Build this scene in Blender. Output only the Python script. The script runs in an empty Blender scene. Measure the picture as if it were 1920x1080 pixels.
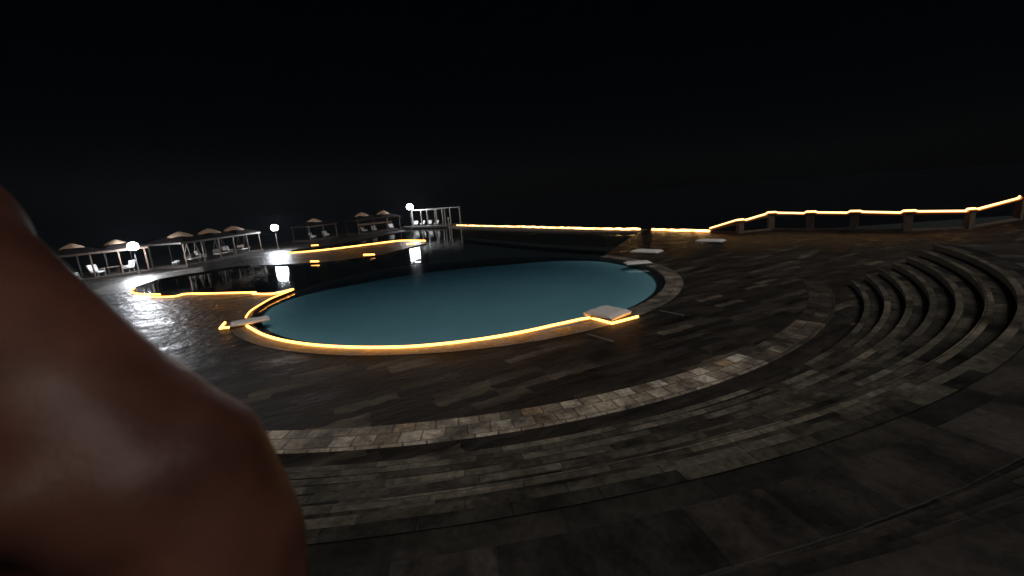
import bpy, bmesh, math, random
from mathutils import Vector, Matrix
from mathutils.geometry import tessellate_polygon
PI = math.pi
R = math.radians
random.seed(7)
scene = bpy.context.scene
COL = scene.collection

# ------------------------------------------------------------------ camera
H = 4.6
FPX = 960 / math.tan(R(50)); PITCH = math.atan(170 / FPX); ROLL = R(4)
cam_d = bpy.data.cameras.new("camera"); cam = bpy.data.objects.new("camera", cam_d); COL.objects.link(cam)
cam_d.sensor_width = 36; cam_d.lens = 18 / math.tan(R(50))
cam_d.clip_start = 0.03; cam_d.clip_end = 6000
CAM_R = Matrix.Rotation(R(90) - PITCH, 3, 'X') @ Matrix.Rotation(-ROLL, 3, 'Z')
cam.matrix_world = Matrix.Translation((0, 0, H)) @ CAM_R.to_4x4()
cam_d.dof.use_dof = True; cam_d.dof.focus_distance = 22; cam_d.dof.aperture_fstop = 4.0
scene.camera = cam

def ray(px, py):
    return CAM_R @ Vector(((px - 960) / FPX, (540 - py) / FPX, -1))
def G(px, py, z=0.0):
    d = ray(px, py); t = (z - H) / d.z
    return Vector((d.x * t, d.y * t, z))
def CP(px, py, depth):
    return Vector((0, 0, H)) + ray(px, py) * depth

# ------------------------------------------------------------------ world and dim light
SUN_EL, SUN_AZ = R(53), R(146)          # azimuth clockwise from +Y (north)
w = bpy.data.worlds.new("World"); scene.world = w; w.use_nodes = True
nt = w.node_tree; nt.nodes.clear()
sky = nt.nodes.new('ShaderNodeTexSky'); sky.sky_type = 'NISHITA'; sky.sun_disc = False
sky.sun_elevation = SUN_EL; sky.sun_rotation = SUN_AZ
bg = nt.nodes.new('ShaderNodeBackground'); bg.inputs['Strength'].default_value = 0.00022
wo = nt.nodes.new('ShaderNodeOutputWorld')
nt.links.new(sky.outputs[0], bg.inputs[0]); nt.links.new(bg.outputs[0], wo.inputs[0])
sd = bpy.data.lights.new("moonlight", 'SUN'); sd.energy = 1.25; sd.angle = R(28); sd.color = (1.0, 0.9, 0.8)
sun = bpy.data.objects.new("moonlight", sd); COL.objects.link(sun)
sdir = Vector((math.sin(SUN_AZ) * math.cos(SUN_EL), math.cos(SUN_AZ) * math.cos(SUN_EL), math.sin(SUN_EL)))
sun.rotation_euler = sdir.to_track_quat('Z', 'Y').to_euler(); sun.location = (0, -5, 12)
scene.view_settings.view_transform = 'Standard'; scene.view_settings.look = 'None'
scene.view_settings.exposure = 0; scene.view_settings.gamma = 1

# ------------------------------------------------------------------ material helpers
def mat(name):
    m = bpy.data.materials.new(name); m.use_nodes = True
    n = m.node_tree.nodes; n.clear()
    o = n.new('ShaderNodeOutputMaterial')
    return m, m.node_tree, o
def math_n(t, op, a, b=None, c=None):
    n = t.nodes.new('ShaderNodeMath'); n.operation = op
    for i, v in enumerate((a, b, c)):
        if v is None: continue
        if isinstance(v, (int, float)): n.inputs[i].default_value = v
        else: t.links.new(v, n.inputs[i])
    return n.outputs[0]
def ramp(t, fac, stops):
    n = t.nodes.new('ShaderNodeValToRGB'); t.links.new(fac, n.inputs[0])
    el = n.color_ramp.elements
    while len(el) < len(stops): el.new(0.5)
    for e, (p, c) in zip(el, stops):
        e.position = p; e.color = (c[0], c[1], c[2], 1) if isinstance(c, (tuple, list)) else (c, c, c, 1)
    return n.outputs[0]
def noise(t, vec, scale, detail=4, rough=0.55, dist=0.0):
    n = t.nodes.new('ShaderNodeTexNoise'); n.inputs['Scale'].default_value = scale
    n.inputs['Detail'].default_value = detail; n.inputs['Roughness'].default_value = rough
    n.inputs['Distortion'].default_value = dist
    if vec is not None: t.links.new(vec, n.inputs['Vector'])
    return n.outputs['Fac']
def mixc(t, mode, fac, a, b):
    n = t.nodes.new('ShaderNodeMix'); n.data_type = 'RGBA'; n.blend_type = mode
    if isinstance(fac, (int, float)): n.inputs[0].default_value = fac
    else: t.links.new(fac, n.inputs[0])
    for i, v in ((6, a), (7, b)):
        if isinstance(v, (tuple, list)): n.inputs[i].default_value = (v[0], v[1], v[2], 1)
        else: t.links.new(v, n.inputs[i])
    return n.outputs[2]
def bsdf(t, o, color, rough, bump=None, bump_d=0.01, bump_s=0.6, spec=0.5, metal=0.0):
    p = t.nodes.new('ShaderNodeBsdfPrincipled')
    for k, v in (('Base Color', color), ('Roughness', rough), ('Metallic', metal), ('Specular IOR Level', spec)):
        if isinstance(v, (int, float)): p.inputs[k].default_value = v
        elif isinstance(v, tuple): p.inputs[k].default_value = (v[0], v[1], v[2], 1)
        else: t.links.new(v, p.inputs[k])
    if bump is not None:
        b = t.nodes.new('ShaderNodeBump'); b.inputs['Distance'].default_value = bump_d; b.inputs['Strength'].default_value = bump_s
        t.links.new(bump, b.inputs['Height']); t.links.new(b.outputs[0], p.inputs['Normal'])
    t.links.new(p.outputs[0], o.inputs[0])
    return p

def tile_mat(name, stops, w, h, rough=(0.25, 0.6), mortar=0.012, stain=0.7, use_uv=True, rot=0.0, stretch=1.0, spec=0.5, bump=0.012, warp=0.0, mortar_col=0.35, wave=0.0, wet=False):
    """stone tiles: one random tone per tile, stains, dark joints, damp roughness"""
    m, t, o = mat(name)
    tc = t.nodes.new('ShaderNodeTexCoord')
    vec = tc.outputs['UV'] if use_uv else tc.outputs['Object']
    mp = t.nodes.new('ShaderNodeMapping'); mp.inputs['Rotation'].default_value = (0, 0, rot)
    t.links.new(vec, mp.inputs[0]); vec = mp.outputs[0]
    if warp:
        nz = t.nodes.new('ShaderNodeTexNoise'); nz.inputs['Scale'].default_value = 2.2; nz.inputs['Detail'].default_value = 3
        t.links.new(vec, nz.inputs['Vector'])
        vm = t.nodes.new('ShaderNodeVectorMath'); vm.operation = 'MULTIPLY_ADD'
        t.links.new(nz.outputs['Color'], vm.inputs[0]); vm.inputs[1].default_value = (warp, warp, 0)
        t.links.new(vec, vm.inputs[2]); tvec = vm.outputs[0]
    else: tvec = vec
    sp = t.nodes.new('ShaderNodeSeparateXYZ'); t.links.new(tvec, sp.inputs[0])
    v = math_n(t, 'DIVIDE', sp.outputs[1], h); row = math_n(t, 'FLOOR', v)
    wn0 = t.nodes.new('ShaderNodeTexWhiteNoise'); wn0.noise_dimensions = '1D'; t.links.new(row, wn0.inputs['W'])
    u = math_n(t, 'ADD', math_n(t, 'DIVIDE', sp.outputs[0], w), wn0.outputs['Value'])
    colm = math_n(t, 'FLOOR', u)
    cb = t.nodes.new('ShaderNodeCombineXYZ'); t.links.new(colm, cb.inputs[0]); t.links.new(row, cb.inputs[1])
    wn = t.nodes.new('ShaderNodeTexWhiteNoise'); wn.noise_dimensions = '3D'; t.links.new(cb.outputs[0], wn.inputs['Vector'])
    fu = math_n(t, 'FRACT', u); fv = math_n(t, 'FRACT', v)
    du = math_n(t, 'MULTIPLY', math_n(t, 'MINIMUM', fu, math_n(t, 'SUBTRACT', 1, fu)), w)
    dv = math_n(t, 'MULTIPLY', math_n(t, 'MINIMUM', fv, math_n(t, 'SUBTRACT', 1, fv)), h)
    edge = math_n(t, 'DIVIDE', math_n(t, 'MINIMUM', du, dv), mortar)
    edge = math_n(t, 'MINIMUM', edge, 1.0)
    base = ramp(t, wn.outputs['Value'], stops)
    mp2 = t.nodes.new('ShaderNodeMapping'); mp2.inputs['Scale'].default_value = (1 / stretch, 1, 1); t.links.new(vec, mp2.inputs[0])
    n1 = noise(t, mp2.outputs[0], 1.3, 6, 0.6); n2 = noise(t, mp2.outputs[0], 9, 5, 0.6, 0.4); n3 = noise(t, vec, 0.35, 3, 0.5)
    s1 = ramp(t, n1, [(0.36, 1 - stain), (0.6, 1.0)])
    s2 = ramp(t, n2, [(0.3, 0.55), (0.7, 1.35)])
    s3 = ramp(t, n3, [(0.35, 0.7), (0.65, 1.2)])
    c = mixc(t, 'MULTIPLY', 1.0, base, s1); c = mixc(t, 'MULTIPLY', 1.0, c, s2); c = mixc(t, 'MULTIPLY', 1.0, c, s3)
    jm = ramp(t, edge, [(0.0, mortar_col), (1.0, 1.0)])
    c = mixc(t, 'MULTIPLY', 1.0, c, jm)
    r = math_n(t, 'MULTIPLY_ADD', n1, (rough[1] - rough[0]) * 2.2, rough[0] - (rough[1] - rough[0]) * 0.6)
    r = math_n(t, 'MAXIMUM', math_n(t, 'ADD', r, math_n(t, 'MULTIPLY', math_n(t, 'SUBTRACT', wn.outputs['Value'], 0.5), 0.12)), 0.12)
    if wet:      # the paving is wet by the lagoon on the left and out by the railing, dry in front of the pool
        so = t.nodes.new('ShaderNodeSeparateXYZ'); t.links.new(tc.outputs['Object'], so.inputs[0])
        nz_ = math_n(t, 'MULTIPLY', math_n(t, 'SUBTRACT', noise(t, tc.outputs['Object'], 0.25, 4), 0.5), 14)
        wl = math_n(t, 'MULTIPLY', math_n(t, 'SUBTRACT', math_n(t, 'SUBTRACT', nz_, so.outputs[0]), 7.0), 0.16)
        wf = math_n(t, 'MULTIPLY', math_n(t, 'SUBTRACT', math_n(t, 'ADD', so.outputs[1], nz_), 24.0), 0.12)
        wm = math_n(t, 'MAXIMUM', wl, wf); wm = math_n(t, 'MINIMUM', math_n(t, 'MAXIMUM', wm, 0.0), 1.0)
        r = math_n(t, 'ADD', r, math_n(t, 'MULTIPLY', math_n(t, 'SUBTRACT', 1.0, wm), 0.24))
        r = math_n(t, 'MAXIMUM', math_n(t, 'SUBTRACT', r, math_n(t, 'MULTIPLY', wm, 0.04)), 0.16)
        wave = math_n(t, 'MULTIPLY', wm, wave)
        c = mixc(t, 'MIX', wm, c, mixc(t, 'MULTIPLY', 1.0, c, (0.42, 0.40, 0.38)))
    hgt = math_n(t, 'ADD', math_n(t, 'ADD', math_n(t, 'MULTIPLY', edge, 0.6), math_n(t, 'MULTIPLY', noise(t, vec, 2.6, 2), wave)), math_n(t, 'ADD', math_n(t, 'MULTIPLY', n2, 0.8), math_n(t, 'MULTIPLY', wn.outputs['Value'], 0.3)))
    bsdf(t, o, c, r, hgt, bump, 0.9, spec)
    return m
def plain(name, c, rough=0.5, var=0.3, scale=6, bump_d=0.004, spec=0.5, metal=0.0):
    m, t, o = mat(name)
    tc = t.nodes.new('ShaderNodeTexCoord')
    n = noise(t, tc.outputs['Object'], scale, 5)
    k = ramp(t, n, [(0.3, 1 - var), (0.7, 1 + var * 0.6)])
    col = mixc(t, 'MULTIPLY', 1.0, c, k)
    bsdf(t, o, col, rough, n, bump_d, 0.5, spec, metal)
    return m
def emit(name, c, s, flicker=0.0, fscale=1.0):
    m, t, o = mat(name)
    e = t.nodes.new('ShaderNodeEmission'); e.inputs[0].default_value = (*c, 1); e.inputs[1].default_value = s
    if flicker:
        tc = t.nodes.new('ShaderNodeTexCoord'); n = noise(t, tc.outputs['Object'], fscale, 2)
        k = ramp(t, n, [(0.4, 1 - flicker), (0.55, 1.0)])
        t.links.new(math_n(t, 'MULTIPLY', k, s), e.inputs[1])
    t.links.new(e.outputs[0], o.inputs[0])
    return m

M = {}
M['deck'] = tile_mat('wet_dark_deck_stone', [(0.0, (0.008, 0.007, 0.006)), (0.45, (0.019, 0.015, 0.013)), (0.8, (0.034, 0.028, 0.022)), (0.9, (0.07, 0.06, 0.045)), (1.0, (0.12, 0.10, 0.08))],
                     1.5, 0.34, rough=(0.27, 0.6), stain=0.8, use_uv=False, rot=R(-27), stretch=3.0, warp=0.35, bump=0.04, mortar_col=0.75, spec=0.38, wave=3.2, wet=True)
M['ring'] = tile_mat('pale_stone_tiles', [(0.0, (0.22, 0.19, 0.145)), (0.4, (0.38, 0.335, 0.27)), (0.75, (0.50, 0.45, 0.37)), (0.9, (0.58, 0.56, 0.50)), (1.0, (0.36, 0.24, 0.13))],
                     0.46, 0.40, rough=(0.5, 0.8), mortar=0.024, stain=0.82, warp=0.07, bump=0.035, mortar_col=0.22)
M['coping'] = tile_mat('pool_coping_stone', [(0.0, (0.14, 0.13, 0.115)), (0.6, (0.2, 0.185, 0.165)), (1.0, (0.27, 0.25, 0.22))],
                       0.62, 0.45, rough=(0.28, 0.55), mortar=0.014, stain=0.75, mortar_col=0.5, bump=0.025)
M['tread'] = tile_mat('dark_step_stone', [(0.0, (0.018, 0.017, 0.015)), (0.5, (0.048, 0.045, 0.038)), (0.85, (0.07, 0.063, 0.051)), (1.0, (0.10, 0.092, 0.075))],
                      0.95, 0.24, rough=(0.5, 0.8), mortar=0.014, stain=0.7, warp=0.06, bump=0.012, spec=0.25)
M['nosing'] = tile_mat('step_edge_stone', [(0.0, (0.05, 0.045, 0.037)), (0.6, (0.105, 0.095, 0.078)), (1.0, (0.17, 0.155, 0.125))],
                       1.1, 0.6, rough=(0.5, 0.8), mortar=0.014, stain=0.65, spec=0.25)
M['landing'] = tile_mat('landing_stone', [(0.0, (0.014, 0.012, 0.011)), (0.45, (0.030, 0.025, 0.023)), (0.9, (0.046, 0.039, 0.034)), (1.0, (0.07, 0.06, 0.05))],
                        1.3, 0.75, rough=(0.5, 0.8), mortar=0.02, stain=0.65, warp=0.05, mortar_col=0.75)
M['border'] = tile_mat('dark_border_stone', [(0.0, (0.006, 0.006, 0.005)), (0.6, (0.014, 0.012, 0.010)), (1.0, (0.04, 0.035, 0.03))],
                        1.6, 0.6, rough=(0.5, 0.8), mortar=0.02, stain=0.6, mortar_col=0.8)
M['riser'] = plain('dark_riser_stone', (0.04, 0.036, 0.032), 0.6, 0.5, 3)
M['pier'] = plain('concrete_pier', (0.095, 0.07, 0.055), 0.75, 0.4, 3)
M['rail'] = plain('painted_rail', (0.09, 0.07, 0.055), 0.5, 0.3, 5)
M['gutter'] = plain('dark_gutter_tile', (0.02, 0.02, 0.022), 0.35, 0.4, 8)
M['wood'] = plain('weathered_timber', (0.13, 0.088, 0.066), 0.6, 0.45, 9)
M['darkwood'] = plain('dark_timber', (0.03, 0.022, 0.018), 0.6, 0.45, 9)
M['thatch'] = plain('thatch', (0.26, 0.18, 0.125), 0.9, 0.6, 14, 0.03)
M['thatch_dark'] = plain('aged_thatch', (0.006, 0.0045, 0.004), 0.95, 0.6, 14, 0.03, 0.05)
M['white'] = plain('white_plastic', (0.72, 0.72, 0.72), 0.45, 0.12, 4)
M['cushion'] = plain('off_white_vinyl', (0.62, 0.62, 0.63), 0.55, 0.12, 6)
M['steel'] = plain('brushed_steel', (0.19, 0.18, 0.165), 0.4, 0.2, 8)
M['metal'] = plain('grey_metal', (0.22, 0.22, 0.23), 0.4, 0.3, 8, metal=0.3)
M['rope'] = plain('rope_fibre', (0.3, 0.27, 0.23), 0.9, 0.2, 30)
M['led'] = emit('warm_led', (1.0, 0.40, 0.075), 7.5)
M['led_rail'] = emit('pale_warm_led', (1.0, 0.58, 0.22), 3.6)
M['led_glow'] = emit('amber_glow_fringe', (1.0, 0.27, 0.025), 0.75)  # orange bloom beside the tubes, painted as a weakly glowing strip
M['led_far'] = emit('warm_led_bulbs', (1.0, 0.55, 0.18), 6.0, 0.6, 1.2)
M['lamp'] = emit('white_lamp', (1.0, 0.98, 0.95), 60.0)

# water: surface mixes mirror reflection and clear transmission by angle
def water_mat(name, tint, scale, dist):
    m, t, o = mat(name)
    tc = t.nodes.new('ShaderNodeTexCoord')
    n = noise(t, tc.outputs['Object'], scale, 3)
    b = t.nodes.new('ShaderNodeBump'); b.inputs['Distance'].default_value = dist; b.inputs['Strength'].default_value = 1.0
    t.links.new(n, b.inputs['Height'])
    fr = t.nodes.new('ShaderNodeFresnel'); fr.inputs[0].default_value = 1.33; t.links.new(b.outputs[0], fr.inputs['Normal'])
    gl = t.nodes.new('ShaderNodeBsdfGlossy'); gl.inputs['Roughness'].default_value = 0.05; t.links.new(b.outputs[0], gl.inputs['Normal'])
    tr = t.nodes.new('ShaderNodeBsdfTransparent'); tr.inputs[0].default_value = (*tint, 1)
    mx = t.nodes.new('ShaderNodeMixShader'); t.links.new(fr.outputs[0], mx.inputs[0]); t.links.new(tr.outputs[0], mx.inputs[1]); t.links.new(gl.outputs[0], mx.inputs[2])
    t.links.new(mx.outputs[0], o.inputs[0])
    return m
M['water'] = water_mat('pool_water', (0.8, 0.9, 0.93), 1.1, 0.014)
M['basin'] = plain('teal_pool_plaster', (0.44, 0.72, 0.80), 0.6, 0.05, 0.25, 0.0)
def water_volume():
    m, t, o = mat('clear_pool_water_depth')
    v = t.nodes.new('ShaderNodeVolumeAbsorption'); v.inputs['Color'].default_value = (0.40, 0.545, 0.60, 1); v.inputs['Density'].default_value = 1.0
    t.links.new(v.outputs[0], o.inputs['Volume']); return m
M['depth'] = water_volume()
M['darkbasin'] = plain('dark_lagoon_plaster', (0.012, 0.018, 0.022), 0.6, 0.2, 0.3, 0.0)
M['sea'] = plain('night_sea', (0.0012, 0.0016, 0.003), 0.35, 0.2, 0.3, 0.05, 0.15)
M['soil'] = plain('bare_ground', (0.01, 0.009, 0.008), 0.9, 0.4, 0.7, 0.05)

# ------------------------------------------------------------------ object helpers
def tag(o, label=None, cat=None, group=None, kind=None):
    if label: o['label'] = label
    if cat: o['category'] = cat
    if group: o['group'] = group
    if kind: o['kind'] = kind
    return o
def obj(name, bm, m, parent=None, smooth=False, up=False):
    me = bpy.data.meshes.new(name)
    bmesh.ops.recalc_face_normals(bm, faces=bm.faces)
    if up and sum(f.normal.z * f.calc_area() for f in bm.faces) < 0: bmesh.ops.reverse_faces(bm, faces=bm.faces)
    bm.to_mesh(me); bm.free()
    me.materials.append(m)
    if smooth:
        for p in me.polygons: p.use_smooth = True
    o = bpy.data.objects.new(name, me); COL.objects.link(o)
    if parent: o.parent = parent
    return o
def thing(name, loc, rz, label, cat, group=None):
    o = bpy.data.objects.new(name, None); COL.objects.link(o); o.location = loc; o.rotation_euler = (0, 0, rz)
    o.empty_display_size = 0.3
    return tag(o, label, cat, group)
def copy_tree(o, parent=None):
    c = o.copy(); COL.objects.link(c); c.parent = parent
    for ch in list(o.children): copy_tree(ch, c)
    return c
def NB(): return bmesh.new()
def box(bm, c, s, rz=0, mtx=None, taper=1.0):
    r = bmesh.ops.create_cube(bm, size=1)
    for v in r['verts']:
        k = taper if v.co.z > 0 else 1
        v.co = Vector((v.co.x * s[0] * k, v.co.y * s[1] * k, v.co.z * s[2]))
    m_ = Matrix.Translation(c) @ Matrix.Rotation(rz, 4, 'Z')
    if mtx: m_ = mtx @ m_
    bmesh.ops.transform(bm, matrix=m_, verts=r['verts'])
    return r['verts']
def rbox(bm, c, s, rz=0, bev=0.03, seg=2):
    b = bmesh.new(); bmesh.ops.create_cube(b, size=1)
    bmesh.ops.scale(b, vec=s, verts=b.verts)
    bmesh.ops.bevel(b, geom=b.edges[:], offset=bev, segments=seg, affect='EDGES')
    bmesh.ops.transform(b, matrix=Matrix.Translation(c) @ Matrix.Rotation(rz, 4, 'Z'), verts=b.verts)
    me = bpy.data.meshes.new('tmp'); b.to_mesh(me); b.free(); bm.from_mesh(me); bpy.data.meshes.remove(me)
def tube(bm, pts, r, n=8, r2=None, cap=True):
    pts = [Vector(p) for p in pts]; rings = []; up = None
    for i, p in enumerate(pts):
        a = pts[max(i - 1, 0)]; b = pts[min(i + 1, len(pts) - 1)]; d = (b - a).normalized()
        if up is None or abs(d.dot(up)) > 0.95: up = Vector((0, 0, 1)) if abs(d.z) < 0.9 else Vector((1, 0, 0))
        x = d.cross(up).normalized(); y = x.cross(d).normalized()
        rr = r if r2 is None else r + (r2 - r) * i / (len(pts) - 1)
        rings.append([bm.verts.new(p + x * math.cos(2 * PI * k / n) * rr + y * math.sin(2 * PI * k / n) * rr) for k in range(n)])
    for a, b in zip(rings, rings[1:]):
        for k in range(n): bm.faces.new((a[k], a[(k + 1) % n], b[(k + 1) % n], b[k]))
    if cap: bm.faces.new(rings[0][::-1]); bm.faces.new(rings[-1])
def sphere(bm, c, r, sc=(1, 1, 1), u=16, v=10):
    q = bmesh.ops.create_uvsphere(bm, u_segments=u, v_segments=v, radius=r)
    for x in q['verts']: x.co = Vector((x.co.x * sc[0], x.co.y * sc[1], x.co.z * sc[2])) + Vector(c)
def prism(bm, pts, z0, z1):
    top = [bm.verts.new((p[0], p[1], z1)) for p in pts]; bot = [bm.verts.new((p[0], p[1], z0)) for p in pts]
    for tri in tessellate_polygon([[Vector((p[0], p[1], 0)) for p in pts]]):
        bm.faces.new([top[i] for i in tri]); bm.faces.new([bot[i] for i in reversed(tri)])
    n = len(pts)
    for i in range(n): bm.faces.new((top[i], top[(i + 1) % n], bot[(i + 1) % n], bot[i]))
def sheet(bm, pts, z):
    vs = [bm.verts.new((p[0], p[1], z)) for p in pts]
    for tri in tessellate_polygon([[Vector((p[0], p[1], 0)) for p in pts]]): bm.faces.new([vs[i] for i in tri])
def arcpts(c, r, a0, a1, n):
    return [Vector((c[0] + r * math.cos(R(a0 + (a1 - a0) * i / n)), c[1] + r * math.sin(R(a0 + (a1 - a0) * i / n)), 0)) for i in range(n + 1)]
def ring_mesh(bm, c, prof, a0, a1, n, uo=0.0, vo=0.0):
    """profile = list of (radius, z); UV = (arc metres, profile metres)"""
    uv = bm.loops.layers.uv.verify(); cols = []
    L = [0]
    for p, q in zip(prof, prof[1:]): L.append(L[-1] + math.hypot(q[0] - p[0], q[1] - p[1]))
    rm = sum(p[0] for p in prof) / len(prof)
    for i in range(n + 1):
        a = R(a0 + (a1 - a0) * i / n)
        cols.append([bm.verts.new((c[0] + p[0] * math.cos(a), c[1] + p[0] * math.sin(a), p[1])) for p in prof])
    for i in range(n):
        for j in range(len(prof) - 1):
            f = bm.faces.new((cols[i][j], cols[i + 1][j], cols[i + 1][j + 1], cols[i][j + 1]))
            us = [R(a1 - a0) * rm * k / n for k in (i, i + 1, i + 1, i)]
            for lp, uu, vv in zip(f.loops, us, (L[j], L[j], L[j + 1], L[j + 1])): lp[uv].uv = (uu + uo, vv + vo)
def catmull(pts, per=6):
    out = []; P = [pts[0]] + list(pts) + [pts[-1]]
    for i in range(1, len(P) - 2):
        for k in range(per):
            t = k / per; a, b, c, d = P[i - 1], P[i], P[i + 1], P[i + 2]
            out.append(0.5 * ((2 * b) + (c - a) * t + (2 * a - 5 * b + 4 * c - d) * t * t + (3 * b - a - 3 * c + d) * t ** 3))
    out.append(pts[-1]); return out
def xy(l, z=0): return [G(a, b, z) for a, b in l]

# ------------------------------------------------------------------ ground, pool, steps
CPOOL = (-2.58, 24.4); CST = (-3.3, 26.45)
far_wall = xy([(850, 423), (960, 427), (1060, 430), (1145, 431), (1202, 431)])
quay_top = G(1204, 431)
rail_base = xy([(1222, 432), (1330, 435), (1387, 437), (1445, 431), (1518, 431), (1600, 432), (1700, 433), (1815, 428), (1915, 410)])
tip = G(553, 543)
lag_near = xy([(535, 545), (480, 549), (400, 550), (350, 551), (325, 556), (300, 556), (262, 553), (247, 547)])
lag_far = xy([(250, 541), (262, 535), (300, 523), (340, 516), (383, 509), (430, 501), (470, 497)])
pen_near = xy([(520, 496), (590, 492), (640, 488), (690, 481), (720, 476), (775, 462), (800, 456)])
pen_far = xy([(797, 452), (760, 451), (700, 458), (600, 470), (540, 475)])
chan = xy([(548, 469), (620, 459), (680, 449), (735, 438), (760, 433)])
arc_left = arcpts(CPOOL, 10.8, -190, -325, 90)      # from the tip, round the near side, to the right side
arc_pool = arcpts(CPOOL, 10.8, -187, 33 , 120)
shore = [Vector(p) for p in ((-23, 90, 0), (-33, 84, 0), (-40, 64, 0), (-43, 48, 0), (-48, 36, 0), (-60, 10, 0), (-60, -50, 0), (80, -50, 0), (80, 14, 0))]
land = [quay_top] + [Vector(p) for p in reversed(arc_pool)] + [tip] + catmull(lag_near, 4) + catmull(lag_far, 4)[0:] + pen_near + pen_far + chan + shore + list(reversed(rail_base))
bm = NB(); prism(bm, land, -3.0, 0.0)
tag(obj('pool_deck', bm, M['deck']), kind='structure')
bm = NB(); ring_mesh(bm, CPOOL, [(10.8, 0.006), (11.62, 0.006), (11.62, -0.02)], -152, 34, 120)
tag(obj('pool_coping', bm, M['coping']), kind='structure')
# lagoon coping: a band outside the far edge of the lagoon
inn = catmull(xy([(247, 547), (250, 541), (262, 535), (300, 523), (340, 516), (383, 509)]), 5)
outr = catmull(xy([(150, 556), (170, 546), (200, 537), (260, 520), (320, 509), (380, 501)]), 5)
bm = NB(); uvl = bm.loops.layers.uv.verify()
for i in range(len(inn) - 1):
    vs = [bm.verts.new((p.x, p.y, 0.006)) for p in (inn[i], inn[i + 1], outr[i + 1], outr[i])]
    f = bm.faces.new(vs)
    for lp, v in zip(f.loops, vs): lp[uvl].uv = (v.co.x, v.co.y)
tag(obj('lagoon_coping', bm, M['coping']), kind='structure')
# pool basin and open water
bm = NB(); sheet(bm, [(-75, 5), (12, 5), (22, 40), (quay_top.x + 1, quay_top.y - .5), (far_wall[3].x, far_wall[3].y), (far_wall[2].x, far_wall[2].y), (far_wall[1].x, far_wall[1].y), (far_wall[0].x, far_wall[0].y), (-10, 110), (-75, 110)], -0.12)
tag(obj('pool_water', bm, M['water'], up=True), kind='structure')
bm = NB(); ring_mesh(bm, CPOOL, [(10.42, -2.65), (10.42, -0.14), (10.795, -0.135), (10.795, -2.65)], 0, 360, 160)
tag(obj('pool_gutter', bm, M['gutter']), kind='structure')
bm = NB(); ring_mesh(bm, CPOOL, [(0.01, 0), (2, 0), (4, 0), (6, 0), (7.5, 0), (8.5, 0), (9.2, 0), (9.7, 0), (10.1, 0), (10.41, 0)], 0, 360, 96)      # floor slopes down towards the open water
FA = R(112)
for v_ in bm.verts:
    k_ = ((v_.co.x - CPOOL[0]) * math.cos(FA) + (v_.co.y - CPOOL[1]) * math.sin(FA)) / 10.41
    rr_ = math.hypot(v_.co.x - CPOOL[0], v_.co.y - CPOOL[1]) / 10.41
    side_ = max(0, min(1, (0.85 - k_) / 0.7)); rim_ = max(0, (rr_ - 0.75) / 0.25) ** 2 * side_
    v_.co.z = (-0.38 - 0.13 * (k_ + 1) ** 1.8) * (1 - rim_) - 0.24 * rim_
tag(obj('pool_floor', bm, M['basin'], up=True, smooth=True), kind='structure')
bm = NB(); ring_mesh(bm, CPOOL, [(0.01, -2.6), (10.405, -2.6), (10.405, -0.135), (0.01, -0.135)], 0, 360, 96)
bmesh.ops.remove_doubles(bm, verts=bm.verts, dist=0.03)
tag(obj('pool_water', bm, M['depth']), kind='structure')
bm = NB(); sheet(bm, [(-76, 4), (70, 4), (70, 60), (20, 60), (-10, 111), (-76, 111)], -2.7)
tag(obj('lagoon_floor', bm, M['darkbasin'], up=True), kind='structure')
bm = NB(); sheet(bm, [(-3000, -3000), (3000, -3000), (3000, 3000), (-3000, 3000)], -2.9)
tag(obj('sea', bm, M['sea'], up=True), kind='structure')

M['shaded_ring'] = tile_mat('shaded_path_stone', [(0.0, (0.025, 0.02, 0.015)), (0.6, (0.045, 0.035, 0.027)), (0.9, (0.07, 0.055, 0.043)), (1.0, (0.20, 0.17, 0.14))],
                     0.46, 0.40, rough=(0.5, 0.8), mortar=0.024, stain=0.82, warp=0.07, bump=0.035, mortar_col=0.4)  # dark copy of the pale tiles, loss of light painted into the stone
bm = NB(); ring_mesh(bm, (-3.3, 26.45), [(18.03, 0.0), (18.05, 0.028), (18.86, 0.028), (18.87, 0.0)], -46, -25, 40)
tag(obj('stone_path', bm, M['shaded_ring']), kind='structure')
M['half_shaded_ring'] = tile_mat('half_shaded_path_stone', [(0.0, (0.07, 0.058, 0.046)), (0.5, (0.14, 0.115, 0.09)), (0.88, (0.2, 0.165, 0.13)), (1.0, (0.42, 0.38, 0.33))],
                     0.46, 0.40, rough=(0.5, 0.8), mortar=0.024, stain=0.85, warp=0.07, bump=0.035, mortar_col=0.3)  # in-between copy, light fading along the path painted into its tones
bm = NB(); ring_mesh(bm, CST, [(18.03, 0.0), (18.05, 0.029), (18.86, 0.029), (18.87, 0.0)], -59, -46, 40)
tag(obj('stone_path', bm, M['half_shaded_ring']), kind='structure')
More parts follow.
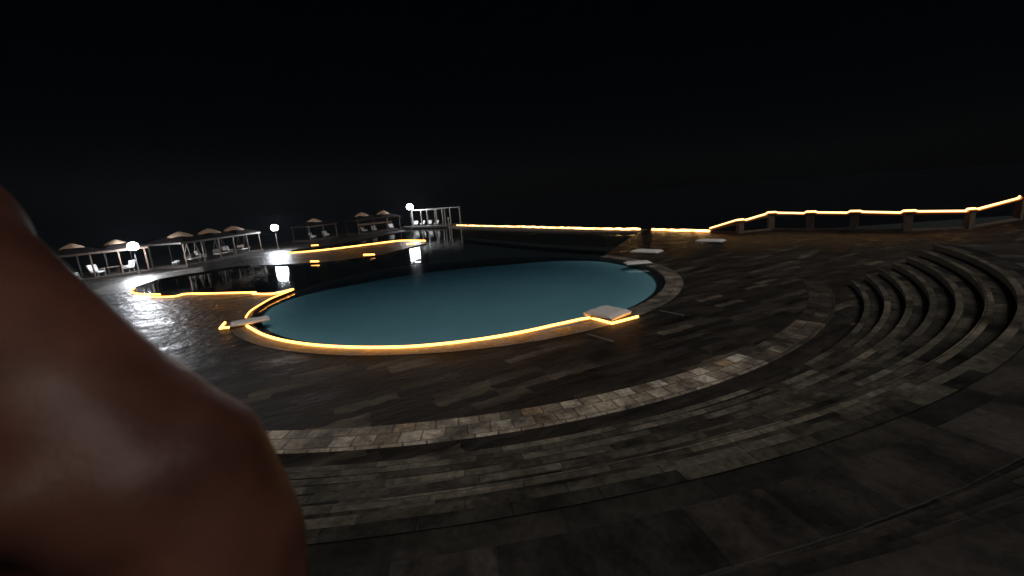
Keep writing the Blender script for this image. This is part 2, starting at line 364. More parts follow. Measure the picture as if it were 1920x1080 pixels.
# stone ring and amphitheatre steps, concentric
A0, A1 = -150, -27
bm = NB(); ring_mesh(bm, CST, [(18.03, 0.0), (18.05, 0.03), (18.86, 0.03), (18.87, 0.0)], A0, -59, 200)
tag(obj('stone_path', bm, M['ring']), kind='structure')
NOS = [(19.66, 0.215)]
while len(NOS) < 7: NOS.append((NOS[-1][0] + 0.49, NOS[-1][1] + 0.214))
prev_z = 0.0
for k, (r, z) in enumerate(NOS):
    nxt = NOS[k + 1][0] if k < 6 else 22.95
    ext = A1 + k * 0.6
    bm = NB(); ring_mesh(bm, CST, [(r + 0.02, prev_z), (r + 0.02, z - 0.05)], A0, ext, 180)
    tag(obj('step_riser', bm, M['riser']), kind='structure')
    bm = NB(); ring_mesh(bm, CST, [(r + 0.02, z - 0.05), (r, z - 0.045), (r, z), (r + 0.15, z + 0.002)], A0, ext, 180, k * 7.37, k * 1.9)
    tag(obj('step_edge', bm, M['nosing']), kind='structure')
    bm = NB(); ring_mesh(bm, CST, [(r + 0.15, z), (nxt + (0.02 if k < 6 else -0.004), z)], A0, ext, 180, k * 5.13, k * 2.4)
    tag(obj('step_tread', bm, M['tread']), kind='structure')
    # closed end of the flight
    a = R(ext); e = NB(); d = Vector((math.cos(a), math.sin(a), 0)); c0 = Vector((CST[0], CST[1], 0))
    vs = [e.verts.new(c0 + d * (r + 0.02) + Vector((0, 0, -0.01))), e.verts.new(c0 + d * 30 + Vector((0, 0, -0.01))), e.verts.new(c0 + d * 30 + Vector((0, 0, z - 0.002))), e.verts.new(c0 + d * (r + 0.02) + Vector((0, 0, z - 0.002)))]
    e.faces.new(vs); tag(obj('step_end', e, M['riser']), kind='structure')
    prev_z = z
ZL = NOS[-1][1]
bm = NB(); ring_mesh(bm, CST, [(22.95, ZL - 0.006), (23.28, ZL - 0.006)], A0, A1 + 4, 180)
tag(obj('landing_border', bm, M['border']), kind='structure')
bm = NB(); ring_mesh(bm, CST, [(23.284, ZL), (24.25, ZL), (50, ZL)], A0, A1 + 4, 180)
tag(obj('landing', bm, M['landing']), kind='structure')
prof = [(24.25, ZL)]
for k in range(5):
    r = 24.25 + 0.27 * k; z = ZL + 0.29 * (k + 1)
    prof += [(r, z), (r + 0.27, z)]
prof[-1] = (48, prof[-1][1])
bm = NB(); ring_mesh(bm, CST, prof, -125, -60, 120)
tag(obj('upper_terrace', bm, M['landing']), kind='structure')
Z_TOP = prof[-1][1]

# ------------------------------------------------------------------ light strips
def strip(label, pts, r=0.035, m='led', z=0.03, name='light_strip'):
    P = [p.to_3d() if len(p) == 2 else p for p in pts]
    c = sum(P, Vector()) / len(P); c.z = min(p.z for p in P)
    t = thing(name, c, 0, label, 'light strip', 'warm light strips edging the pool and terrace')
    loc = [p - c + Vector((0, 0, z)) for p in P]
    b = NB(); tube(b, loc, r, 8); obj('glowing_tube', b, M[m], t, True)
    b = NB()
    for p, q in zip(loc, loc[1:]):
        d = q - p; L = d.length
        if L < 1e-4: continue
        mid = (p + q) / 2 - Vector((0, 0, r * 0.9 ))
        mt = Matrix.Translation(mid) @ d.to_track_quat('X', 'Z').to_matrix().to_4x4()
        rr = bmesh.ops.create_cube(b, size=1)
        for v in rr['verts']: v.co = Vector((v.co.x * L, v.co.y * r * 4.2, v.co.z * r * 0.5))
        bmesh.ops.transform(b, matrix=mt, verts=rr['verts'])
    obj('glow_fringe', b, M['led_glow'], t)  # added flat glow showing on both sides of the tube
    return t
S1 = catmull(xy([(252, 541), (246, 547), (262, 552), (300, 553)]), 4)
strip('short hooked light strip curling round the far left end of the lagoon', S1, 0.055)
strip('long light strip along the near straight edge of the left lagoon', catmull(xy([(284, 558), (325, 557), (350, 552), (400, 551), (480, 549)]), 4), 0.055)
strip('short light strip leading to the pointed deck tip between lagoon and round pool', catmull(xy([(474, 552), (510, 552), (535, 547), (550, 543)]), 3), 0.055)
strip('curved light strip from the deck tip down to the left mattress', catmull(xy([(548, 545), (512, 559), (490, 571), (470, 584), (461, 596)]), 4), 0.03)
front = xy([(422, 606), (413, 617), (440, 614), (463, 612)]) + [Vector((CPOOL[0] + rr_ * math.cos(R(aa)), CPOOL[1] + rr_ * math.sin(R(aa)), 0)) for aa, rr_ in ((-135 + 1.5 * i, 10.96 - 0.52 * max(0, min(1, (-135 + 1.5 * i + 95) / 27.0)) ** 1.2) for i in range(50))] + xy([(1108, 597), (1147, 608), (1196, 595)])
strip('longest light strip, curving round the near rim of the round pool', front, 0.05)
strip('curving light strip on the far side of the brown deck island', catmull(xy([(540, 475), (570, 473), (620, 468), (700, 458), (750, 452), (797, 452)]), 4), 0.1)
for (a, b, lab) in (((583, 491), (597, 491), 'small isolated strip light on the near edge of the deck island, left one'),
                    ((682, 478.5), (702, 478), 'small isolated strip light at the rounded bay of the deck island'),
                    ((763, 459), (778, 457.5), 'small isolated strip light beside the far tip of the deck island'),
                    ((584, 461), (597, 460), 'small isolated strip light on the shore edge behind the deck island')):
    strip(lab, [G(*a), G(*b)], 0.085)

# far parapet with its string of lights
def wallrun(name, pts, h, th, label, m):
    c = sum(pts, Vector()) / len(pts); c.z = 0
    b = NB()
    for p, q in zip(pts, pts[1:]):
        d = q - p; L = d.length
        box(b, (p + q) / 2 - c + Vector((0, 0, (h - 1.7) / 2)), (L, th, h + 1.7), math.atan2(d.y, d.x))
    o = obj(name, b, m); o.location = c
    return tag(o, label, 'wall')
wallrun('parapet', [p * 0.975 for p in far_wall], 0.03, 3.0, 'low dark wall closing the far side of the open water under the lights', M['pier'])
wallrun('parapet', rail_base[:2], 0.1, 0.4, 'short low wall between the open water and the terrace railing', M['pier'])
def wavy(a, b, n, z, amp):
    return [G(a[0] + (b[0] - a[0]) * i / n, a[1] + (b[1] - a[1]) * i / n) + Vector((0, 0, z + random.uniform(-amp, amp))) for i in range(n + 1)]
strip('longest far string of warm bulbs on the wall across the water', [p for p in wavy((855, 423.5), (1148, 431.5), 40, 0.12, 0.05)], 0.14, 'led_far', 0)
strip('short far string of warm bulbs beside the dark gap in the wall', wavy((1150, 431.5), (1200, 432), 8, 0.12, 0.06), 0.14, 'led_far', 0)
strip('far string of warm bulbs between the dark gap and the rising railing', wavy((1223, 433), (1330, 436.5), 14, 0.15, 0.03), 0.13, 'led_far', 0)

# ------------------------------------------------------------------ terrace railing on the right
def at_col(px, py, base):
    """height of the point of the vertical through base that is seen at this picture height"""
    lo, hi = 0.0, 6.0
    for _ in range(40):
        mid = (lo + hi) / 2; v = CAM_R.transposed() @ (Vector((base.x, base.y, mid)) - Vector((0, 0, H)))
        yy = 540 - FPX * v.y / -v.z
        if yy > py: lo = mid
        else: hi = mid
    return lo
posts = [(1387, 437, 414), (1445, 431, 400), (1518, 431, 399), (1600, 432, 398), (1700, 433, 397.5), (1815, 428, 394), (1908, 412, 370)]
PB = [(G(a, b), at_col(a, c, G(a, b))) for a, b, c in posts]
rl = thing('terrace_railing', PB[3][0], 0, 'brown masonry railing with square piers rising to the right, lights along its top', 'railing')
o0 = PB[3][0]
start = G(1331, 436)
for i, (p, h) in enumerate(PB):
    d = (PB[min(i + 1, len(PB) - 1)][0] - PB[max(i - 1, 0)][0]); rz = math.atan2(d.y, d.x)
    b = NB(); box(b, p - o0 + Vector((0, 0, h / 2 - 0.05)), (0.5, 0.4, h - 0.02), rz); pr = obj('pier', b, M['pier'], rl)
    b = NB(); rbox(b, p - o0 + Vector((0, 0, h - 0.06)), (0.62, 0.52, 0.1), rz, 0.02); obj('cap', b, M['pier'], pr)
seq = [(start, 0.35)] + PB
for (p, h), (q, g) in zip(seq, seq[1:]):
    P = p - o0 + Vector((0, 0, h - 0.17)); Q = q - o0 + Vector((0, 0, g - 0.17)); d = Q - P
    b = NB(); rr = bmesh.ops.create_cube(b, size=1)
    for v in rr['verts']: v.co = Vector((v.co.x * d.length, v.co.y * 0.16, v.co.z * 0.16))
    bmesh.ops.transform(b, matrix=Matrix.Translation((P + Q) / 2) @ d.to_track_quat('X', 'Z').to_matrix().to_4x4(), verts=rr['verts'])
    obj('rail', b, M['rail'], rl)
    P = p - o0 + Vector((0, 0, 0.07)); Q = q - o0 + Vector((0, 0, 0.07)); d = Q - P
    b = NB(); box(b, (P + Q) / 2, (d.length, 0.3, 0.14), math.atan2(d.y, d.x)); obj('kerb', b, M['pier'], rl)
top = []
for i, (p, h) in enumerate(PB):
    d = (PB[min(i + 1, len(PB) - 1)][0] - PB[max(i - 1, 0)][0]).normalized()
    if i: top.append(p - d * 0.5 + Vector((0, 0, h - 0.03)))
    top.append(p - d * 0.33 + Vector((0, 0, h + 0.1)))
    if i < len(PB) - 1:
        top.append(p + d * 0.33 + Vector((0, 0, h + 0.1))); top.append(p + d * 0.5 + Vector((0, 0, h + 0.02)))
strip('bright string of lights rising along the top of the brown terrace railing', [start + Vector((0, 0, 0.4))] + top, 0.085, 'led_rail', 0)

# ------------------------------------------------------------------ mattresses and small things by the pool
def mattress(label, loc, size, rz, th=0.2, tilt=0.0):
    t = thing('sun_mattress', loc, rz, label, 'mattress', 'white sun mattresses lying round the pool')
    t.rotation_euler = (0, tilt, rz)
    b = NB(); n = 14
    L, W = size
    g = [[None] * (n + 1) for _ in range(n + 1)]; h = [[None] * (n + 1) for _ in range(n + 1)]
    for i in range(n + 1):
        for j in range(n + 1):
            u, v = i / n * 2 - 1, j / n * 2 - 1
            e = (1 - abs(u) ** 8) * (1 - abs(v) ** 8)
            z = th * (0.5 + 0.5 * e ** 0.5) + 0.012 * math.sin(u * 9) * math.cos(v * 7) * e
            g[i][j] = b.verts.new((u * L / 2, v * W / 2, z)); h[i][j] = b.verts.new((u * L / 2 * 0.98, v * W / 2 * 0.98, 0.01))
    for i in range(n):
        for j in range(n):
            b.faces.new((g[i][j], g[i + 1][j], g[i + 1][j + 1], g[i][j + 1])); b.faces.new((h[i][j], h[i][j + 1], h[i + 1][j + 1], h[i + 1][j]))
    for i in range(n):
        b.faces.new((g[i][0], h[i][0], h[i + 1][0], g[i + 1][0])); b.faces.new((g[i][n], g[i + 1][n], h[i + 1][n], h[i][n]))
        b.faces.new((g[0][i], g[0][i + 1], h[0][i + 1], h[0][i])); b.faces.new((g[n][i], h[n][i], h[n][i + 1], g[n][i + 1]))
    obj('cover', b, M['cushion'], t, True)
    b = NB()
    q = [(-L / 2, -W / 2), (L / 2, -W / 2), (L / 2, W / 2), (-L / 2, W / 2), (-L / 2, -W / 2)]
    tube(b, [(x * 1.003, y * 1.003, th * 0.5) for x, y in q], 0.014, 6); obj('piping', b, M['white'], t)
    return t
def quad_mat(label, a, b, z, w, th=0.2):
    p, q = G(*a, z), G(*b, z); d = q - p; m = (p + q) / 2; nrm = Vector((-d.y, d.x, 0)).normalized()
    return mattress(label, (m.x + nrm.x * w / 2, m.y + nrm.y * w / 2, z), (d.length, w), math.atan2(d.y, d.x), th)
# plinths under the two mattresses that hang over the rim
def plinth(label, c, size, rz, h=0.16):
    b = NB(); rbox(b, (0, 0, h / 2), (size[0], size[1], h), 0, 0.012, 1)
    o = obj('plinth', b, M['coping']); o.location = c; o.rotation_euler = (0, 0, rz)
    return tag(o, label, 'plinth')
pR = G(1139, 591, 0.1); dv = G(1143, 602, .1) - G(1097, 592, .1); rzR = math.atan2(dv.y, dv.x)
plinth('low stone plinth under the thick mattress by the near rim', (pR.x + .05, pR.y + .02, 0.012), (1.05, 1.05), rzR, 0.10)
mattress('thick white mattress on the near right rim, inside the notch of the light strip', (pR.x, pR.y, 0.115), (1.25, 1.2), rzR, 0.2)
a, b_ = G(430, 611, .15), G(502, 598, .15); d = b_ - a
plinth('low stone plinth under the narrow mattress on the left rim', ((a.x + b_.x) / 2 - .35, (a.y + b_.y) / 2 + .05, 0.012), (d.length * .62, .6), math.atan2(d.y, d.x), 0.1)
mattress('narrow white mattress jutting over the left rim of the round pool', ((a.x + b_.x) / 2, (a.y + b_.y) / 2 + .12, 0.115), (d.length, 0.75), math.atan2(d.y, d.x), 0.12)
quad_mat('white mattress on the dark deck just behind the round pool', (1181, 475), (1232, 477), 0.04, 1.1, 0.22)
quad_mat('farthest white mattress, on the wet deck before the railing', (1303, 455), (1353, 456), 0.04, 1.1, 0.22)
quad_mat('thin white mattress lying on the far right rim of the round pool', (1176, 498), (1223, 495), 0.04, 0.9, 0.14)
for (a, b_, lab) in (((1102, 627), (1150, 641), 'pale metal strip in the deck in front of the thick mattress'), ((1238, 583), (1282, 592), 'pale metal strip in the deck right of the thick mattress')):
    p, q = G(*a), G(*b_); d = q - p
    t = thing('drain_strip', (p + q) / 2, math.atan2(d.y, d.x), lab, 'drain', 'pale strips in the deck')
    b = NB(); rbox(b, (0, 0, 0.016), (d.length, 0.08, 0.024), 0, 0.006, 1); obj('frame', b, M['steel'], t)
    b = NB(); box(b, (0, 0, 0.030), (d.length * .96, 0.02, 0.004)); obj('slot', b, M['gutter'], t)

# ------------------------------------------------------------------ cabanas on the left shore
def cabana(label, p, q, depth, h, caps, nposts, cap_h=0.95, cap_r=1.3, fascia='wood', panel=False, group='timber cabanas along the left shore'):
    """front edge from p to q (ground), body behind it"""
    d = q - p; L = d.length; rz = math.atan2(d.y, d.x)
    t = thing('cabana', p, rz, label, 'cabana', group)
    b = NB(); box(b, (L / 2, depth / 2, 0.11), (L + .3, depth + .3, 0.22)); obj('platform', b, M['darkwood'], t)
    for k in range(nposts):
        x = 0.08 + (L - 0.16) * k / (nposts - 1)
        for y in (0.05, depth - 0.05):
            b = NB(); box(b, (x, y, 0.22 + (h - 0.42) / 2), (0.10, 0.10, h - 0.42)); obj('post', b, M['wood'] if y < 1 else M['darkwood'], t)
    for y in (0.05, depth - 0.05):
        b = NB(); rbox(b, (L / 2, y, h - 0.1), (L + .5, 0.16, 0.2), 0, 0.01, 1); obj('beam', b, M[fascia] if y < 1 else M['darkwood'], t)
    for x in (0.08, L - 0.08):
        b = NB(); box(b, (x, depth / 2, h - 0.1), (0.12, depth - .27, 0.16)); obj('side_beam', b, M['darkwood'], t)
    for i in range(caps):                                   # each bay has a thatched hip roof with a lighter cap
        cx = L * (i + .5) / caps; hw = L / caps / 2 + 0.22; hd = depth / 2 + 0.3
        b = NB(); N = 4; rings = []
        for s, z in ((1, 0), (0.72, .24), (0.40, .55)):
            rings.append([b.verts.new((cx + sx * (hw * s - 0.004 * (s == 1)), depth / 2 + sy * hd * s, h + z * cap_h)) for sx, sy in ((-1, -1), (1, -1), (1, 1), (-1, 1))])
        for a_, c_ in zip(rings, rings[1:]):
            for k in range(4): b.faces.new((a_[k], a_[(k + 1) % 4], c_[(k + 1) % 4], c_[k]))
        b.faces.new(rings[0][::-1]); b.faces.new(rings[-1])
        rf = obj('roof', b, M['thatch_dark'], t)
        b = NB(); n = 20; prev = None; rw = min(cap_r, hw * .5)
        for s, z in ((1.0, .44), (0.97, .50), (0.66, .74), (0.32, .92), (0.06, 1.04)):
            rg = [b.verts.new((cx + math.cos(2 * PI * k / n) * rw * s * (1 + .04 * math.sin(k * 5.1)), depth / 2 + math.sin(2 * PI * k / n) * rw * s, h + z * cap_h)) for k in range(n)]
            if prev:
                for k in range(n): b.faces.new((prev[k], prev[(k + 1) % n], rg[(k + 1) % n], rg[k]))
            prev = rg
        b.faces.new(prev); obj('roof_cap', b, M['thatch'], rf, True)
    if panel:
        b = NB(); rbox(b, (L * .4, 0.12, h * .66), (L * .8, 0.05, 0.34), 0, 0.01, 1); obj('board', b, M['wood'], t)
    return t, L, rz
def swing(label, base, rz, x, y, h, w=1.3):
    pos = Vector(base) + Matrix.Rotation(rz, 3, 'Z') @ Vector((x, y, 0))
    t = thing('hanging_seat', (pos.x, pos.y, 0.22), rz, label, 'swing seat', 'seats hanging under the cabana beams')
    b = NB(); rbox(b, (0, 0, 0.42), (w, 0.75, 0.1), 0, 0.03); obj('seat', b, M['cushion'], t)
    b = NB(); rbox(b, (0, 0.36, 0.68), (w, 0.12, 0.5), 0, 0.04); obj('backrest', b, M['wood'], t)
    for s in (-1, 1):
        b = NB(); rbox(b, (s * w / 2, 0, 0.58), (0.08, 0.7, 0.2), 0, 0.02); obj('armrest', b, M['wood'], t)
        for yy in (-.3, .3):
            b = NB(); tube(b, [(s * w / 2, yy, 0.6), (s * w / 2 * .7, 0, h - 0.22 - 0.22)], 0.028, 6); obj('rope', b, M['rope'], t)
    return t
def chair(label, pos, rz, group='white chairs in the cabanas', z=0.22):
    t = thing('lounge_chair', (pos.x, pos.y, z), rz, label, 'chair', group)
    b = NB(); rbox(b, (0, 0, 0.40), (0.72, 0.7, 0.14), 0, 0.04); obj('seat', b, M['cushion'], t)
    b = NB()
    vs = [b.verts.new(v) for v in ((-.36, .25, .42), (.36, .25, .42), (.42, .45, 1.05), (-.42, .45, 1.05), (-.36, .36, .42), (.36, .36, .42), (.42, .56, 1.05), (-.42, .56, 1.05))]
    for f in ((0, 1, 2, 3), (4, 7, 6, 5), (0, 4, 5, 1), (1, 5, 6, 2), (2, 6, 7, 3), (3, 7, 4, 0)): b.faces.new([vs[i] for i in f])
    obj('backrest', b, M['white'], t)
    for s in (-1, 1):
        b = NB(); rbox(b, (s * .39, 0.02, .58), (0.07, 0.6, 0.06), 0, 0.015, 1); obj('armrest', b, M['white'], t)
        for yy in (-.28, .28):
            b = NB(); tube(b, [(s * .33, yy, 0), (s * .31, yy, .35)], 0.025, 6); obj('leg', b, M['metal'], t)
    return t
def table(label, pos, rz=0, z=0.22):
    t = thing('low_table', (pos.x, pos.y, z), rz, label, 'table')
    b = NB(); rbox(b, (0, 0, .62), (1.1, .7, .05), 0, 0.015, 1); obj('tabletop', b, M['wood'], t)
    for sx in (-1, 1):
        for sy in (-1, 1):
            b = NB(); tube(b, [(sx * .48, sy * .28, 0), (sx * .48, sy * .28, .6)], 0.03, 6); obj('leg', b, M['darkwood'], t)
    return t

# nearest cabana (A)
pA, qA = G(122, 534), G(283, 510)
tA, LA, rA = cabana('nearest cabana at the far left, lamp at its right end, white chairs inside', pA, qA, 3.6, 2.45, 2, 4, 0.8, 1.1)
v = Matrix.Rotation(rA, 3, 'Z')
chair('white chair in the middle of the nearest cabana, left one', pA + v @ Vector((LA * .42, 1.0, 0)), rA + 0.5)
chair('white chair at the right end of the nearest cabana', pA + v @ Vector((LA * .80, 1.4, 0)), rA - 2.4)
chair('white chair at the left end of the nearest cabana, half hidden by the shoulder', pA + v @ Vector((LA * .12, 1.0, 0)), rA + 2.2)
table('wooden low table between the chairs of the nearest cabana', pA + v @ Vector((LA * .60, 1.6, 0)), rA)
# long cabana (B) with three roof caps
pB, qB = G(352, 501), G(492, 471)
tB, LB, rB = cabana('long timber cabana with three thatched caps and hanging seats', pB, qB, 3.6, 2.5, 3, 6, 0.95, 1.2)
swing('seat hanging under the left cap of the long cabana', pB, rB, LB * .17, .9, 2.5, 1.5)
swing('seat hanging under the middle cap of the long cabana', pB, rB, LB * .50, .9, 2.5, 1.5)
swing('seat hanging under the right cap of the long cabana', pB, rB, LB * .82, .9, 2.5, 1.5)
v = Matrix.Rotation(rB, 3, 'Z')
chair('white chair in the long cabana between its left and middle seats', pB + v @ Vector((LB * .30, 1.2, 0)), rB + .4)
chair('white chair in the long cabana right of its middle seat', pB + v @ Vector((LB * .64, 1.2, 0)), rB - .3)
# small cabana (C)
pC, qC = G(583, 453), G(634, 445)
tC, LC, rC = cabana('small cabana with a single pale cap, between the long cabana and the pier', pC, qC, 3.4, 2.4, 1, 3, 1.0, 1.25)
v = Matrix.Rotation(rC, 3, 'Z')
chair('white chair at the left inside the small cabana', pC + v @ Vector((LC * .25, .8, 0)), rC + .3)
chair('white chair at the right inside the small cabana', pC + v @ Vector((LC * .72, .8, 0)), rC - .3)
# cabana D with board
pD, qD = G(674, 441), G(752, 431)
tD, LD, rD = cabana('farthest cabana with two caps and a pale board across its front', pD, qD, 3.6, 2.6, 2, 4, 1.15, 1.25, panel=True)
v = Matrix.Rotation(rD, 3, 'Z')
chair('white chair below the board of the farthest cabana, left one', pD + v @ Vector((LD * .2, .9, 0)), rD + .3)
chair('white chair below the board of the farthest cabana, middle one', pD + v @ Vector((LD * .42, .9, 0)), rD - .3)
chair('white chair at the right end of the farthest cabana', pD + v @ Vector((LD * .85, .9, 0)), rD - .3)

# pier platform with open frame
pP, qP = G(757, 428), G(836, 426); d = qP - pP; LP = d.length; rP = math.atan2(d.y, d.x)
t = thing('pier', pP, rP, 'timber pier over the water with an open post frame and a bright lamp', 'pier')
b = NB(); box(b, (LP / 2, 3.2, 0.12), (LP + 1, 7, 0.24)); obj('platform', b, M['darkwood'], t)
b = NB()
for k in range(6):
    for y in (0.2, 6): tube(b, [(LP * k / 5, y, -1.66), (LP * k / 5, y, 0.0)], 0.12, 8)
obj('piles', b, M['darkwood'], t)
hh = at_col(833, 390, qP)
for k, xf in enumerate((0.22, 0.44, 0.58, 0.76, 0.98)):
    for y in (0.3, 4.5):
        b = NB(); box(b, (LP * xf, y, 0.24 + (hh - 0.44) / 2), (0.17, 0.17, hh - 0.44)); obj('post', b, M['steel'], t)
for y in (0.3, 4.5):
    b = NB(); box(b, (LP * .6, y, hh - 0.1), (LP * .8, 0.15, 0.2)); obj('beam', b, M['steel'], t)
for xf in (0.22, 0.44, 0.58, 0.76, 0.98):
    b = NB(); box(b, (LP * xf, 2.4, hh - 0.1), (0.12, 4.0, 0.14)); obj('side_beam', b, M['steel'], t)
b = NB(); rbox(b, (LP * .5, -0.1, 0.33), (LP * .96, 0.1, 0.14), 0, 0.02, 1); obj('edge_board', b, M['steel'], t)
v = Matrix.Rotation(rP, 3, 'Z')
for k, (x, y, lab) in enumerate(((.18, 1.4, 'leftmost white chair on the pier'), (.36, 1.2, 'white chair on the pier just right of the lamp'), (.50, 1.6, 'white chair in the middle of the pier frame'), (.68, 1.3, 'rightmost white chair on the pier'))):
    chair(lab, pP + v @ Vector((LP * x, y, 0)), rP + (-1) ** k * .5, 'white chairs on the pier', 0.24)
# leaning post by the pier and a small white stool between the cabanas
gp = G(843, 428); t = thing('mooring_post', (gp.x, gp.y, 0), 0, 'slim pale post standing in the water right of the pier', 'post')
b = NB(); tube(b, [(0, 0, -1.66), (-.05, 0, 1.7)], 0.12, 8); obj('shaft', b, M['steel'], t)
b = NB(); sphere(b, (-.05, 0, 1.74), .15); obj('cap', b, M['white'], t, True)
gp = G(331, 500); t = thing('stool', (gp.x, gp.y, 0), 0, 'small white stool on the deck between the nearest and the long cabana', 'stool')
b = NB(); rbox(b, (0, 0, .45), (.5, .45, .1), 0, .03); obj('seat', b, M['white'], t)
b = NB(); rbox(b, (.1, .1, .56), (.5, .3, .12), .4, .04); tw = obj('cushion', b, M['cushion'], t)
for sx in (-1, 1):
    for sy in (-1, 1):
        b = NB(); tube(b, [(sx * .2, sy * .17, 0), (sx * .18, sy * .15, .41)], 0.025, 6); obj('leg', b, M['white'], t)

# ------------------------------------------------------------------ lamps
def lamp(label, px, py, base_px, base_py, power, r=0.2):
    g = G(base_px, base_py); h = at_col(px, py, g)
    t = thing('flood_lamp', (g.x, g.y, 0), 0, label, 'lamp', 'white flood lamps on poles')
    b = NB(); tube(b, [(0, 0, 0), (0, 0, 0.12)], 0.14, 10); obj('base', b, M['metal'], t)
    b = NB(); tube(b, [(0, 0, 0.1), (0, 0, h - r * .9)], 0.05, 8, 0.035); obj('pole', b, M['metal'], t)
    b = NB(); tube(b, [(0, 0, h - r * 1.15), (0, 0, h - r * .75)], r * .5, 12, r * .65); obj('collar', b, M['metal'], t)
    b = NB(); sphere(b, (0, 0, h), r, (1, 1, .9)); bu = obj('bulb', b, M['lamp'], t, True)
    ld = bpy.data.lights.new('lamp_light', 'POINT'); ld.energy = power; ld.color = (0.86, 0.92, 1.0); ld.shadow_soft_size = r * 1.5
    lo = bpy.data.objects.new('lamp_light', ld); COL.objects.link(lo); lo.parent = t; lo.location = (0, -0.02, h)
    return t
lamp('nearest of the three bright white lamps, before the cabana at far left', 262, 462, 262, 514, 3800, 0.42)
lamp('middle bright white lamp, at the right end of the long cabana', 515, 427, 522, 467, 3400, 0.45)
lamp('farthest bright white lamp, above the pier', 771, 388, 773, 428.5, 3400, 0.62)
# ------------------------------------------------------------------ person at the left edge of the view
def skin_mat():
    m, t, o = mat('tanned_skin')
    tc = t.nodes.new('ShaderNodeTexCoord')
    n = noise(t, tc.outputs['Object'], 9, 5); n2 = noise(t, tc.outputs['Object'], 160, 4, 0.7)
    c = mixc(t, 'MIX', ramp(t, n, [(0.3, 0.0), (0.7, 1.0)]), (0.042, 0.0155, 0.011), (0.115, 0.046, 0.033))
    p = bsdf(t, o, c, 0.5, n2, 0.0008, 0.6, 0.27)
    p.inputs['Subsurface Weight'].default_value = 0.12; p.inputs['Subsurface Radius'].default_value = (1, .35, .2); p.inputs['Subsurface Scale'].default_value = 0.012
    return m
M['skin'] = skin_mat()
M['hair'] = plain('dark_hair', (0.012, 0.009, 0.008), 0.5, 0.5, 60, 0.004)
M['cloth'] = plain('dark_navy_cloth', (0.012, 0.014, 0.022), 0.85, 0.3, 40, 0.002)
M['eye'] = plain('eye_white', (0.6, 0.58, 0.55), 0.2, 0.05, 10)
SH = CP(338, 895, 0.262)                      # the shoulder in view
NK = CP(-230, 470, 0.315)                     # base of the neck
ax = (SH - NK); axh = Vector((ax.x, ax.y, 0)); half = 0.185
axh.normalize()
NKc = SH - axh * half; NKc.z = SH.z + 0.085   # mid line between the shoulders
fwd = Vector((-axh.y, axh.x, 0))              # the person looks out over the pool
def L3(x, y, z): return NKc + axh * x + fwd * y + Vector((0, 0, z))   # x right, y forward, z up from the neck base
def chain(bm, pts, step=0.35):
    """pts = [(Vector, radius)...]; overlapping balls that the remesh turns into one surface"""
    for (p, r), (q, s) in zip(pts, pts[1:]):
        n = max(2, int((q - p).length / (min(r, s) * step)))
        for i in range(n + 1):
            k = i / n; bmesh.ops.create_icosphere(bm, subdivisions=2, radius=r + (s - r) * k, matrix=Matrix.Translation(p.lerp(q, k)))
def remeshed(name, bm, m, parent, vox, smooth_n):
    me = bpy.data.meshes.new('raw'); bm.to_mesh(me); bm.free()
    tmp = bpy.data.objects.new('raw', me); COL.objects.link(tmp)
    a = tmp.modifiers.new('r', 'REMESH'); a.mode = 'VOXEL'; a.voxel_size = vox
    s = tmp.modifiers.new('s', 'SMOOTH'); s.factor = 0.5; s.iterations = smooth_n
    dg = bpy.context.evaluated_depsgraph_get(); dg.update()
    ev = bpy.data.meshes.new_from_object(tmp.evaluated_get(dg))
    bpy.data.objects.remove(tmp)
    ev.name = name; ev.materials.clear(); ev.materials.append(m)
    for p in ev.polygons: p.use_smooth = True
    o = bpy.data.objects.new(name, ev); COL.objects.link(o)
    if parent: o.parent = parent
    return o
foot_z = Z_TOP - NKc.z
pr = thing('person', (0, 0, 0), 0, 'person at the left edge, bare shoulder and upper arm close to the view', 'person')
bm = NB()
hipz = foot_z + 0.90; knz = foot_z + 0.48; anz = foot_z + 0.08
# torso
for s in (-1, 1):
    chain(bm, [(L3(s * .02, -.012, .048), .055), (L3(s * .075, -.014, .006), .054), (L3(s * .13, -.018, -.036), .057), (L3(s * .178, -.015, -.082), .053)])        # trapezius to shoulder
    chain(bm, [(L3(s * .025, .045, -.055), .020), (L3(s * .10, .05, -.042), .017), (L3(s * .165, .02, -.045), .020)])         # collar bone
    chain(bm, [(L3(s * .09, .01, -.12), .095), (L3(s * .10, .015, -.24), .098), (L3(s * .075, .02, -.38), .085), (L3(s * .085, .0, hipz + .06), .095), (L3(s * .09, -.01, hipz), .10)])
    chain(bm, [(L3(s * .0, -.078, .0), .026), (L3(s * .07, -.088, -.038), .025), (L3(s * .13, -.080, -.060), .024), (L3(s * .17, -.055, -.062), .026)])           # ridge of the shoulder blade
    chain(bm, [(L3(s * .09, -.022, -.19), .070), (L3(s * .10, -.025, -.30), .062)])                                             # shoulder blade
    chain(bm, [(L3(s * .095, 0, hipz - .02), .092), (L3(s * .10, .01, (hipz + knz) / 2), .078), (L3(s * .10, .01, knz), .056), (L3(s * .10, -.015, knz - .14), .056), (L3(s * .10, -.02, anz + .06), .036), (L3(s * .10, -.02, anz), .036)])
    chain(bm, [(L3(s * .10, -.03, anz - .045), .034), (L3(s * .108, .08, anz - .05), .030), (L3(s * .112, .15, anz - .058), .022)])
chain(bm, [(L3(0, 0, -.06), .07), (L3(0, .01, -.25), .09), (L3(0, .0, hipz), .09)])
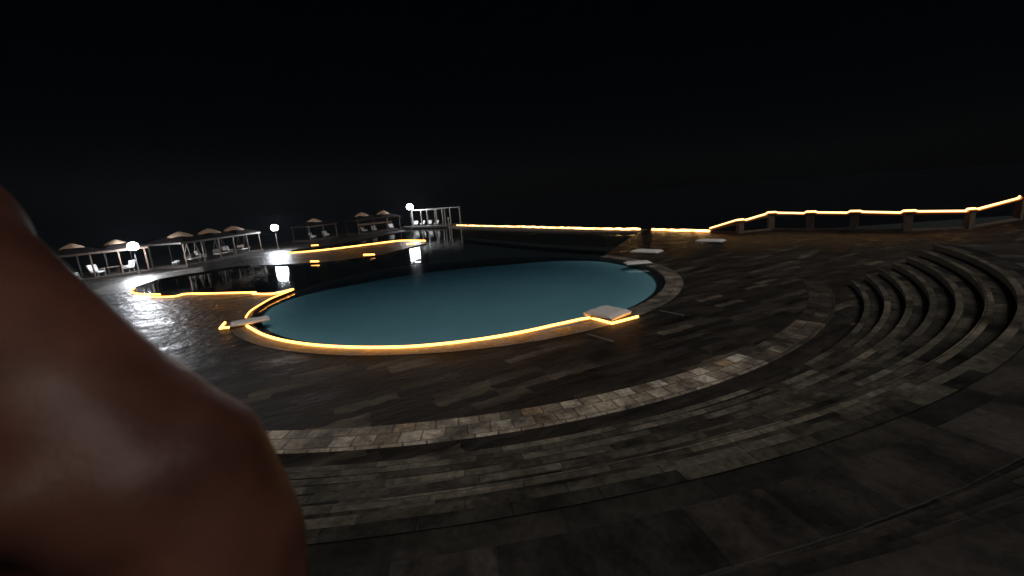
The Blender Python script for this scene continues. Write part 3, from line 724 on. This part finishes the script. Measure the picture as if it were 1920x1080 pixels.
# neck and head, tilted away
HD = L3(-.115, -.04, .215)
chain(bm, [(L3(0, 0, -.03), .062), (L3(-.01, -.005, .07), .058), (L3(-.09, -.01, .13), .055)])
chain(bm, [(HD + Vector((0, 0, .015)) - fwd * .022, .082), (HD + Vector((0, 0, .0)) + fwd * .025, .070)])
chain(bm, [(HD + fwd * .05 + Vector((0, 0, -.03)), .050), (HD + fwd * .058 + Vector((0, 0, -.078)), .030)])     # jaw
chain(bm, [(HD + fwd * .09 + Vector((0, 0, .005)), .010), (HD + fwd * .112 + Vector((0, 0, -.028)), .013)])     # nose
for s in (-1, 1):
    chain(bm, [(HD + axh * s * .078 + Vector((0, 0, .012)), .016), (HD + axh * s * .078 + Vector((0, 0, -.028)), .011)])
    chain(bm, [(HD + fwd * .093 + axh * s * .012 + Vector((0, 0, -.055)), .008), (HD + fwd * .088 + axh * s * .022 + Vector((0, 0, -.056)), .005)])
# arms: x right, y forward
def arm(s, sh, el, wr, palm_dir):
    chain(bm, [(sh + axh * s * -.01, .058), (sh, .055), (sh + axh * s * .012 + Vector((0, 0, -.05)), .058), (sh.lerp(el, .35), .056), (sh.lerp(el, .6), .046), (el, .037)])
    chain(bm, [(el, .038), (el.lerp(wr, .25), .041), (el.lerp(wr, .7), .031), (wr, .025)])
    d = palm_dir.normalized(); side = d.cross(Vector((0, 0, 1))).normalized() if abs(d.z) < .9 else fwd
    for k in (-1, 0, 1): chain(bm, [(wr + side * k * .008, .017), (wr + d * .085 + side * k * .026, .014)])
    for k, (o_, L_) in enumerate(((-.034, .068), (-.012, .078), (.012, .074), (.033, .058))):
        b0 = wr + d * .09 + side * o_; curl = axh * -s * .35
        m1 = b0 + (d + curl * .3).normalized() * L_ * .45; m2 = m1 + (d + curl).normalized() * L_ * .32; m3 = m2 + (d + curl * 1.8).normalized() * L_ * .23
        chain(bm, [(b0, .0098), (m1, .009), (m2, .0085), (m3, .0075)])
    t0 = wr + d * .03 - side * .026; t1 = t0 + (d - side * .8).normalized() * .04; t2 = t1 + (d - side * .3).normalized() * .028
    chain(bm, [(t0, .014), (t1, .011), (t2, .009)])
shR = L3(.182, 0, -.085); elR = L3(.225, -.02, -.37); wrR = L3(.235, .06, -.61)
arm(1, shR, elR, wrR, Vector((0, 0, -1)) + fwd * .2)
shL = L3(-.182, 0, -.085); elL = L3(-.225, -.02, -.37); wrL = L3(-.235, .06, -.61)
arm(-1, shL, elL, wrL, Vector((0, 0, -1)) + fwd * .2)
remeshed('body', bm, M['skin'], pr, 0.0055, 18)
bm = NB()
for s in (-1, 1):
    chain(bm, [(L3(s * .085, 0, hipz + .05), .102), (L3(s * .095, -.005, hipz - .02), .106), (L3(s * .10, .005, (hipz + knz) / 2 + .02), .094)])
chain(bm, [(L3(0, 0, hipz + .05), .10), (L3(0, 0, hipz - .03), .10)])
remeshed('shorts', bm, M['cloth'], pr, 0.012, 6)
bm = NB()
chain(bm, [(HD + Vector((0, 0, .028)) - fwd * .03, .086), (HD + Vector((0, 0, .035)) + fwd * .012, .074)])
chain(bm, [(HD + Vector((0, 0, -.02)) - fwd * .045, .068), (HD + Vector((0, 0, -.06)) - fwd * .045, .052)])
remeshed('hair', bm, M['hair'], pr, 0.006, 4)
for s in (-1, 1):
    b = NB(); sphere(b, HD + fwd * .078 + axh * s * .030 + Vector((0, 0, .004)), .0125); obj('eye', b, M['eye'], pr, True)

# ------------------------------------------------------------------ night air
hz_m = bpy.data.materials.new('night_haze'); hz_m.use_nodes = True; n = hz_m.node_tree.nodes; n.clear()
ho = n.new('ShaderNodeOutputMaterial'); hv = n.new('ShaderNodeVolumePrincipled'); hv.inputs['Density'].default_value = 0.00018
hv.inputs['Color'].default_value = (0.62, 0.78, 1.0, 1)
hz_m.node_tree.links.new(hv.outputs[0], ho.inputs['Volume'])
bm = NB(); box(bm, (5, 25, 3.5), (150, 160, 15)); hz = obj('haze', bm, hz_m); tag(hz, kind='stuff')
